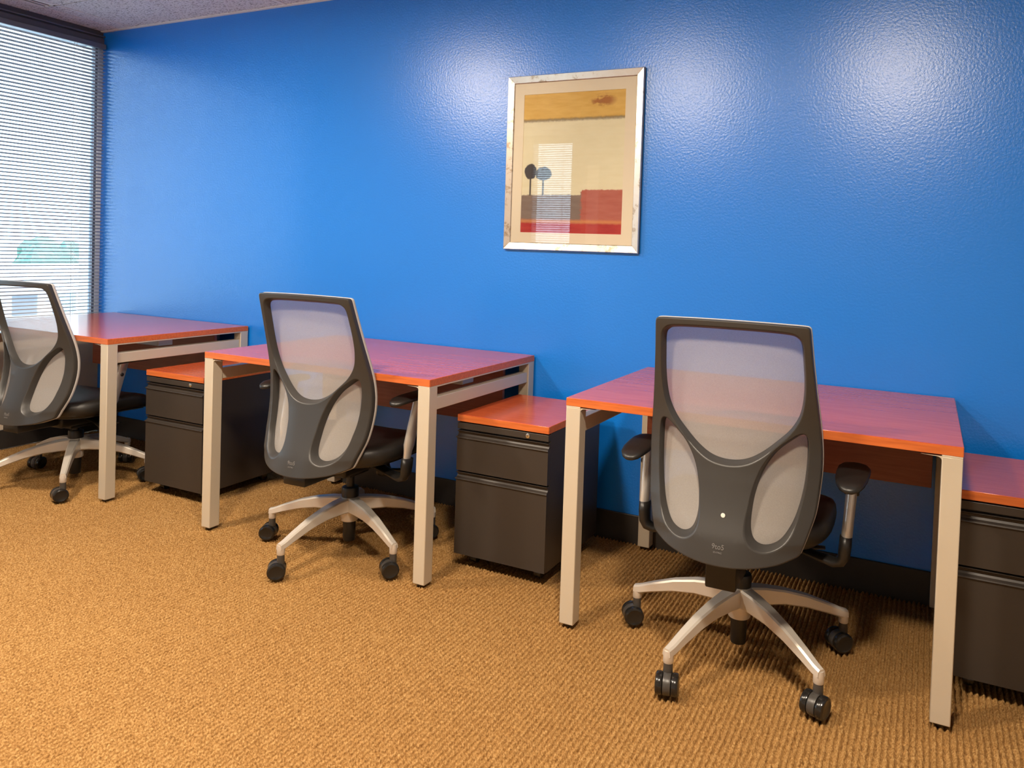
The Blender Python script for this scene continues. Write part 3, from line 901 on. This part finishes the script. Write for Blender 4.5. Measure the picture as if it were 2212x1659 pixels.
        for y_, w_ in prof_:
            tz = 0.011 * min(1.0, (w_ / 0.030) ** 0.6)
            dz_ = -0.012 * max(0, (-y_ - 0.06) / 0.075) ** 2
            rings.append([(w_ * math.copysign(abs(math.cos(q)) ** 0.8, math.cos(q)), y_, dz_ + tz * math.copysign(abs(math.sin(q)) ** 0.7, math.sin(q))) for q in (2 * math.pi * k / 20 for k in range(20))])
        CH['pad', s] = bm_mesh('arm_pad', loft(bmesh.new(), rings), 'black_plastic', True)
chair_meshes()

def task_chair(loc, yaw, base_ang, dz, label, arm_h, caster_ang, low_bracket=False, sticker=False, pad_y=-0.05, pad_yaw=(0, 0)):
    r = empty('task_chair', (loc[0], loc[1], 0), R(yaw))
    tag(r, label, 'office chair', 'mesh-back task chairs at the desks')
    sb = mesh_obj('star_base', CH['star_base'], None, r)
    sb.rotation_euler.z = R(base_ang - yaw)
    mesh_obj('lower_tube', CH['lower_tube'], None, r)
    mesh_obj('column_collar', CH['collar'], None, r)
    bm = lathe(bmesh.new(), [(0.0155, 0.24), (0.0155, 0.335 + dz), (0.014, 0.34 + dz)], 20)
    mesh_obj('gas_column', bm_mesh('gas_column', bm, 'black_plastic', 40), None, r)
    for k in range(5):
        a_ = R(base_ang - yaw + 72 * k)
        c_ = mesh_obj('caster', CH['caster'], None, r)
        c_.location = (0.336 * math.cos(a_), 0.336 * math.sin(a_), 0)
        c_.rotation_euler.z = R(caster_ang[k] - yaw)
        c_.scale = (1.08, 1.08, 1.0)
        for s in (-1, 1):
            w_ = mesh_obj('wheel', CH['wheel'], None, c_)
            w_.location = (s * 0.0195, -0.012, 0.0305)
            w_.rotation_euler.z = 0 if s > 0 else math.pi
    for nm in ('seat_cushion', 'seat_pan', 'mechanism', 'tension_knob', 'height_lever', 'back_frame', 'mesh_rim', 'back_mesh'):
        o_ = mesh_obj(nm, CH[nm], None, r); o_.location.z = dz
        if nm == 'back_frame': bf = o_
        if nm == 'back_mesh': o_['label'] = 'see-through light grey mesh of the backrest'
    o_ = mesh_obj('back_bracket', CH['back_bracket_low' if low_bracket else 'back_bracket'], None, r); o_.location.z = dz
    lo_ = mesh_obj('embossed_logo', CH['embossed_logo'], None, bf)
    lo_['label'] = 'small raised maker lettering'
    if sticker:
        st = mesh_obj('round_sticker', CH['round_sticker'], None, bf)
        st['label'] = 'small round white sticker'
    for i, s in enumerate((1, -1)):
        u = mesh_obj('armrest', CH['upright', s], None, r); u.location.z = dz + arm_h - 0.64
        sl = mesh_obj('arm_sleeve', CH['sleeve', s], None, r); sl.location.z = dz
        for q in (1, -1):
            bt = mesh_obj('height_button', CH['button', s], None, u)
            bt.location = (s * 0.305 + q * 0.0135, -0.012, 0.580)
            bt.rotation_euler.z = 0 if q > 0 else math.pi
        pd = mesh_obj('arm_pad', CH['pad', s], None, u)
        pd.location = (s * 0.309, pad_y, 0.645)
        pd.rotation_euler.z = R(pad_yaw[i])
    return r

task_chair((-0.049, -0.6644), 4.3, -40.1, -0.053, 'grey mesh-back task chair by the window, cut by the left edge', 0.66, (-20, -30, 40, 20, -50), pad_y=0.06)
task_chair((1.6572, -0.6485), 2.1, math.degrees(3.3931), -0.019, 'grey mesh-back task chair at the middle desk, seen from behind its right side', 0.655, (-62, -48, -42, -30, 20), pad_y=-0.03)
task_chair((3.2032, -0.6784), 0.8, math.degrees(3.079), 0.0, 'grey mesh-back task chair nearest the camera with a round white sticker', 0.605, (-58, 12, -20, -50, 10), True, True, pad_y=-0.07, pad_yaw=(0, 4))

# ------------------------------------------------------------------ outside the window
simple('asphalt_pale', (0.42, 0.44, 0.44), 0.9, nscale=2, nstr=0.1, vary=0.12, vscale=0.05)
simple('far_facade', (0.62, 0.64, 0.66), 0.8, nscale=2, nstr=0.1)
simple('far_glass', (0.16, 0.24, 0.30), 0.3, nscale=1, nstr=0.02)
simple('far_leaves', (0.10, 0.20, 0.14), 0.8, nscale=0.7, nstr=0.6, ndist=0.4, vary=0.35, vscale=0.4)
simple('far_bark', (0.12, 0.09, 0.07), 0.9, nscale=3, nstr=0.3)
GZ = -13.0
o = box('ground', (-400, -300, GZ - 0.5), (-12, 300, GZ), 'asphalt_pale'); tag(o, kind='structure')
bl = empty('far_building', (-62, 36, GZ))
tag(bl, 'pale low office block with rows of windows seen through the blinds', 'building')
box('facade', (-14, -26, 0), (0, 26, 10.4), 'far_facade', bl)
box('roof_edge', (-14.3, -26.3, 10.4), (0.3, 26.3, 11.0), 'far_facade', bl)
for fl_ in range(3):
    for k in range(16):
        y_ = -25 + k * 3.15
        box('window_pane', (-0.05, y_, 1.0 + fl_ * 3.2), (0.06, y_ + 1.9, 2.7 + fl_ * 3.2), 'far_glass', bl)
def tree(x, y, h, label):
    r = empty('far_tree', (x, y, GZ))
    tag(r, label, 'tree', 'trees beyond the far building')
    bm = lathe(bmesh.new(), [(0.35, 0), (0.25, h * 0.5), (0.1, h * 0.75)], 8)
    mesh_obj('trunk', bm_mesh('trunk', bm, 'far_bark', True), None, r)
    bm = bmesh.new()
    for k in range(9):
        mt = Matrix.Translation((random.uniform(-.22, .22) * h, random.uniform(-.30, .30) * h, h * random.uniform(.48, .86)))
        bmesh.ops.create_icosphere(bm, subdivisions=2, radius=h * random.uniform(.14, .22), matrix=mt)
    for v_ in bm.verts:
        v_.co += Vector((random.uniform(-1, 1), random.uniform(-1, 1), random.uniform(-1, 1))) * 0.03 * h
    mesh_obj('crown', bm_mesh('crown', bm, 'far_leaves'), None, r)
for k, w_ in enumerate(('leftmost', 'second from the left', 'third from the left', 'rightmost')):
    tree(-122 - 9 * (k % 2), 50 + k * 11.5, random.uniform(12.6, 14.0), 'hazy green tree beyond the window blinds, %s of the row' % w_)
